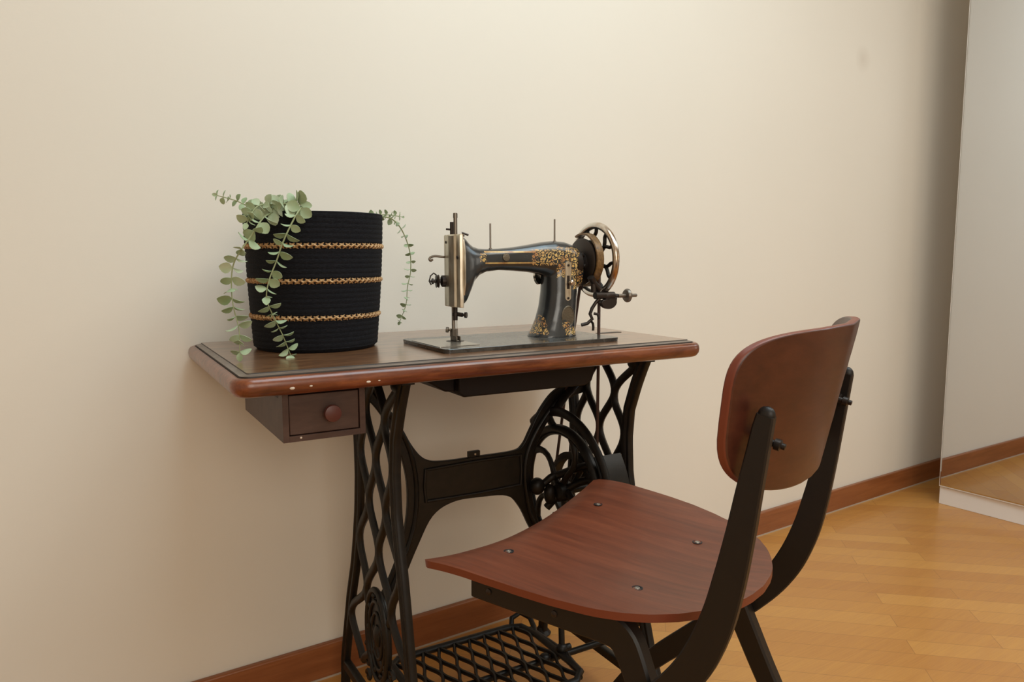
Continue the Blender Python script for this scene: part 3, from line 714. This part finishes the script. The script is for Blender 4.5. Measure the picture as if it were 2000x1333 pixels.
def sprig(pts, sizes, step, seed, droop=.3):
    rnd = random.Random(seed)
    P = spline(pts, 10)
    mb = MB(PO); base_ = Vector((BA+(P[0].x-BA)*.35, BBc+(P[0].y-BBc)*.35, .90))
    root_ = [base_, (base_*.45+P[0]*.55)+Vector((0, 0, .012))]
    mb.tube(root_+P, [.0016]*2+[.0016-.0009*i/len(P) for i in range(len(P))], n=6); st = mb.build('stem', M['stem'], plant)
    mb = MB(PO); acc = 0; last = P[0]; tot = sum((P[i+1]-P[i]).length for i in range(len(P)-1)); run = 0; k = 0
    for i in range(1, len(P)):
        seg = (P[i]-P[i-1]).length; acc += seg; run += seg
        if acc >= step*(1.2-.5*run/tot):
            acc = 0; f = run/tot; s = sizes[0]*(1-f)+sizes[1]*f; T = (P[i]-P[i-1]).normalized()
            side = T.cross(ROOM).normalized(); frn = side.cross(T).normalized()
            ang = rnd.uniform(-.5, .5)+(PI/2 if k % 2 and rnd.random() < .45 else 0)
            ld = side*math.cos(ang)+frn*math.sin(ang)
            for sg in (-1, 1):
                s2 = s*rnd.uniform(.75, 1.2)
                d = ld*sg+T*rnd.uniform(-.1, .55)+Vector((0, 0, -droop*rnd.random()))
                nrm = T*rnd.uniform(.3, 1)+frn*rnd.uniform(-.6, .9)+side*rnd.uniform(-.3, .3)
                if abs(d.normalized().dot(nrm.normalized())) > .95: nrm = frn
                leaf(mb, P[i]+ld*sg*.0008, d, nrm, s2, s2*rnd.uniform(.40, .52))
            k += 1
    # tip leaf
    leaf(mb, P[-1], P[-1]-P[-3], ROOM, sizes[1]*.8, sizes[1]*.3)
    mb.build('foliage', M['leaf'], st, smooth=60)
sprig([(0.1082, 0.2250, 1.0220), (0.0788, 0.2000, 1.0164), (0.0503, 0.1800, 1.0203), (0.0252, 0.1700, 1.0295), (-0.0022, 0.1700, 1.0365)], (.021, .011), .0125, 3, .1)
sprig([(0.0955, 0.2000, 1.0169), (0.0667, 0.1650, 1.0036), (0.0457, 0.1450, 0.9781), (0.0242, 0.1400, 0.9497), (0.0117, 0.1400, 0.9258), (0.0080, 0.1400, 0.8938), (0.0088, 0.1350, 0.8619), (0.0148, 0.1300, 0.8256), (0.0132, 0.1250, 0.7897)], (.024, .019), .0155, 11)
sprig([(0.1448, 0.1900, 1.0297), (0.1211, 0.1500, 1.0166), (0.1041, 0.1420, 0.9911), (0.0898, 0.1410, 0.9621), (0.0792, 0.1420, 0.9334), (0.0659, 0.1420, 0.9007), (0.0617, 0.1430, 0.8719), (0.0719, 0.1430, 0.8425), (0.0847, 0.1430, 0.8125), (0.0960, 0.1400, 0.7782)], (.022, .019), .0150, 23)
sprig([(0.2865, 0.3000, 1.0080), (0.3126, 0.3000, 1.0164), (0.3426, 0.3100, 1.0136), (0.3677, 0.3200, 0.9923), (0.3855, 0.3250, 0.9517), (0.3869, 0.3250, 0.9103), (0.3796, 0.3250, 0.8793), (0.3755, 0.3250, 0.8430), (0.3615, 0.3250, 0.8091)], (.014, .012), .0150, 31)
sprig([(0.2781, 0.3200, 1.0126), (0.3184, 0.3300, 1.0210), (0.3471, 0.3350, 1.0229), (0.3763, 0.3400, 1.0198)], (.012, .009), .010, 37, .0)
sprig([(0.1169, 0.2200, 1.0072), (0.0999, 0.2000, 1.0229), (0.0789, 0.1800, 1.0253), (0.0594, 0.1650, 1.0222), (0.0456, 0.1580, 1.0084), (0.0371, 0.1500, 0.9934)], (.021, .017), .0105, 41, .2)
sprig([(0.0805, 0.2100, 1.0059), (0.0912, 0.1800, 1.0240), (0.1061, 0.1650, 1.0269), (0.1260, 0.1580, 1.0255)], (.017, .025), .0115, 47, .0)

# ------------------------------------------------------------------ chair
CS, CH = .8937, .0999          # chair size factor and height offset (seat 0.515 m above the floor)
CP = (.4227, -.6512); PH = 1.9052
MB.xf = lambda p: Vector((p.x*CS, p.y*CS, p.z*CS+CH))
# chair-local: x = lateral (right), y = forward, z up
chair = empty('chair', (CP[0], CP[1], 0), PH-PI/2, 'red-brown plywood chair with black metal frame pulled up to the table', 'chair')
def hw(l):
    tab = [(-.366, .0), (-.364, .035), (-.358, .066), (-.348, .095), (-.33, .131), (-.305, .165), (-.275, .192), (-.24, .214), (-.20, .231), (-.15, .245), (-.10, .253), (-.05, .258), (0, .262), (.04, .264), (.066, .2645), (.074, .262), (.078, .257)]
    return interp(tab, l)[0]
def seat_z(u, l):
    z = .4555+.0085*(u/.14)**2 if abs(u) < .14 else .464+.0085*((abs(u)-.14)/.12)*1.4
    z = min(z, .4755)
    z += -.012*max(0, min(1, -l/.215))+.010*max(0, (-l-.24)/.126)**2
    if l > .02: z -= .020*((l-.02)/.06)**2*(1-.75*(abs(u)/.262)**3)
    return z
mb = MB(); ls = [-.366+.003*i for i in range(5)]+[-.354+(.078+.354)*i/44 for i in range(1, 45)]
NU = 36; TK = .0125
topr, botr = [], []
for l in ls:
    h = max(hw(l), .004); topr.append([mb.v((h*(-1+2*j/NU), l, seat_z(h*(-1+2*j/NU), l))) for j in range(NU+1)])
    botr.append([mb.v((h*.992*(-1+2*j/NU), l, seat_z(h*(-1+2*j/NU), l)-TK)) for j in range(NU+1)])
for i in range(len(ls)-1):
    for j in range(NU):
        mb.mi = 0; mb.face([topr[i][j], topr[i][j+1], topr[i+1][j+1], topr[i+1][j]]); mb.face([botr[i][j+1], botr[i][j], botr[i+1][j], botr[i+1][j+1]])
    mb.mi = 1
    mb.face([topr[i][0], topr[i+1][0], botr[i+1][0], botr[i][0]]); mb.face([topr[i][NU], botr[i][NU], botr[i+1][NU], topr[i+1][NU]])
mb.mi = 1
for j in range(NU):
    mb.face([topr[0][j], botr[0][j], botr[0][j+1], topr[0][j+1]]); mb.face([topr[-1][j+1], botr[-1][j+1], botr[-1][j], topr[-1][j]])
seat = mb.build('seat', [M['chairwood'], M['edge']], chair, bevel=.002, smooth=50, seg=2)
for (u, l) in ((-.143, 0), (.143, 0), (-.1116, -.215), (.1116, -.215)):
    z = seat_z(u, l)
    mb = MB(); mb.lathe([(.0082, .0), (.0086, .0010), (.0066, .0012), (.0062, .0003), (0, .0003)], (u, l, z-.0004), n=20)
    mb.mi = 1; mb.lathe([(.0044, 0), (.0040, .0010), (.0022, .0011), (.002, .0004), (0, .0004)], (u, l, z), n=14)
    mb.build('seat_screw', [M['socket'], M['screw']], chair, smooth=40)
# backrest: shell outline (superellipse-like) on a curved, tilted sheet
l0, tl, kk, WB, zt_, zb_, nt_, nb_, tap = -.4501, .2113, 1.398, .2177, .8494, .629, 5.2, 3.0, .061
zc = (zt_+zb_)/2; HB = (zt_-zb_)/2
def bpt(u, v, th): return (u, l0-tl*v+kk*u*u+th, zc+v)
mb = MB(); NA = 72; rad = [0, .2, .4, .6, .78, .9, .97, 1]
def bo_(t, s):
    n = nt_ if math.sin(t) > 0 else nb_
    cu = math.copysign(abs(math.cos(t))**(2/n), math.cos(t)); sv = math.copysign(abs(math.sin(t))**(2/n), math.sin(t))
    return WB*cu*(1+tap*sv)*s, HB*sv*s
F = []; Bk = []
for s in rad[1:]:
    F.append([mb.v(bpt(*bo_(2*PI*i/NA, s), .0125)) for i in range(NA)]); Bk.append([mb.v(bpt(*bo_(2*PI*i/NA, s), 0)) for i in range(NA)])
cF = mb.v(bpt(0, 0, .0125)); cB = mb.v(bpt(0, 0, 0))
for i in range(NA):
    j = (i+1) % NA; mb.mi = 0
    mb.face([cF, F[0][i], F[0][j]]); mb.face([cB, Bk[0][j], Bk[0][i]])
    for q in range(len(F)-1):
        mb.face([F[q][i], F[q+1][i], F[q+1][j], F[q][j]]); mb.face([Bk[q][j], Bk[q+1][j], Bk[q+1][i], Bk[q][i]])
    mb.mi = 1; mb.face([F[-1][i], Bk[-1][i], Bk[-1][j], F[-1][j]])
mb.build('backrest', [M['backwood_shaded'], M['edge']], chair, bevel=.0025, smooth=50)
# side uprights that sweep down and forward into the front legs
UC = [(-.423, .752, .0105), (-.4195, .735, .0120), (-.415, .708, .0130), (-.406, .655, .0155), (-.397, .600, .0175), (-.385, .537, .0200), (-.371, .480, .0215), (-.349, .424, .0225), (-.322, .380, .0225), (-.285, .337, .0220), (-.24, .293, .0215), (-.18, .236, .0205), (-.09, .150, .019), (-.015, .06, .0175), (.028, -.03, .016), (.050, -.1115, .015)]
for s in (-1, 1):
    mb = MB(); P = spline([(s*(.196+max(0, (.3-z))*.10), l, z) for l, z, r in UC], 4)
    rr_ = []
    for i in range(len(P)): q = i/4; a = int(min(q, len(UC)-1)); b = min(a+1, len(UC)-1); rr_.append(UC[a][2]*(1-(q-a))+UC[b][2]*(q-a))
    mb.tube(P, rr_, ry=.0075, side=(1, 0, 0), sq=True)
    mb.ball((s*.196, -.4232, .752), .0108, (.70, 1, 1), 8)
    up = mb.build('upright', M['chairmetal'], chair, smooth=40)
    # fixing bolt with nut between upright and backrest
    mb = MB(); zb2 = .716; ub = s*.169; lb = l0-tl*(zb2-zc)+kk*ub*ub
    mb.lathe([(.0045, 0), (.0045, .006), (.0085, .007), (.0085, .012), (.0045, .013), (.0045, .020), (.0072, .021), (.0072, .028), (.004, .0295), (.004, .034), (0, .035)], (ub, lb, zb2), (0, -1, -.2), 14)
    mb.tube([(ub, lb-.010, zb2), (s*.197, lb-.012, zb2)], .004, n=8)
    mb.build('bolt', M['darksteel'], chair, smooth=35)
# seat rails bending down into the rear legs
for s in (-1, 1):
    mb = MB()
    RL = [(.046, .414, .026, .17), (-.05, .413, .026, .17), (-.15, .412, .026, .17), (-.200, .411, .026, .170), (-.226, .402, .0245, .171), (-.244, .374, .0225, .173), (-.277, .30, .020, .179), (-.327, .185, .0185, .190), (-.425, -.01, .017, .205), (-.472, -.1115, .016, .212)]
    P = spline([(s*u, l, z) for l, z, r, u in RL], 4); rr_ = []
    for i in range(len(P)): q = i/4; a = int(min(q, len(RL)-1)); b = min(a+1, len(RL)-1); rr_.append(RL[a][2]*(1-(q-a))+RL[b][2]*(q-a))
    mb.tube(P, rr_, ry=.013, side=(1, 0, 0), sq=True)
    leg = mb.build('rear_leg', M['chairmetal'], chair, smooth=40)
    mb = MB()
    for l in (.01, -.115):
        mb = MB(); mb.lathe([(.0055, 0), (.0052, .0015), (.002, .003), (0, .003)], (s*.183, l, .408), (s, 0, 0), 14)
        mb.build('rail_bolt', M['darksteel'], leg, smooth=35)
mb = MB()
for l in (.0, -.215):
    mb.box((-.158, l-.018, .428), (.158, l+.018, .4395 if l < -.1 else .4415))
mb.build('cross_bar', M['chairmetal'], chair, bevel=.002)
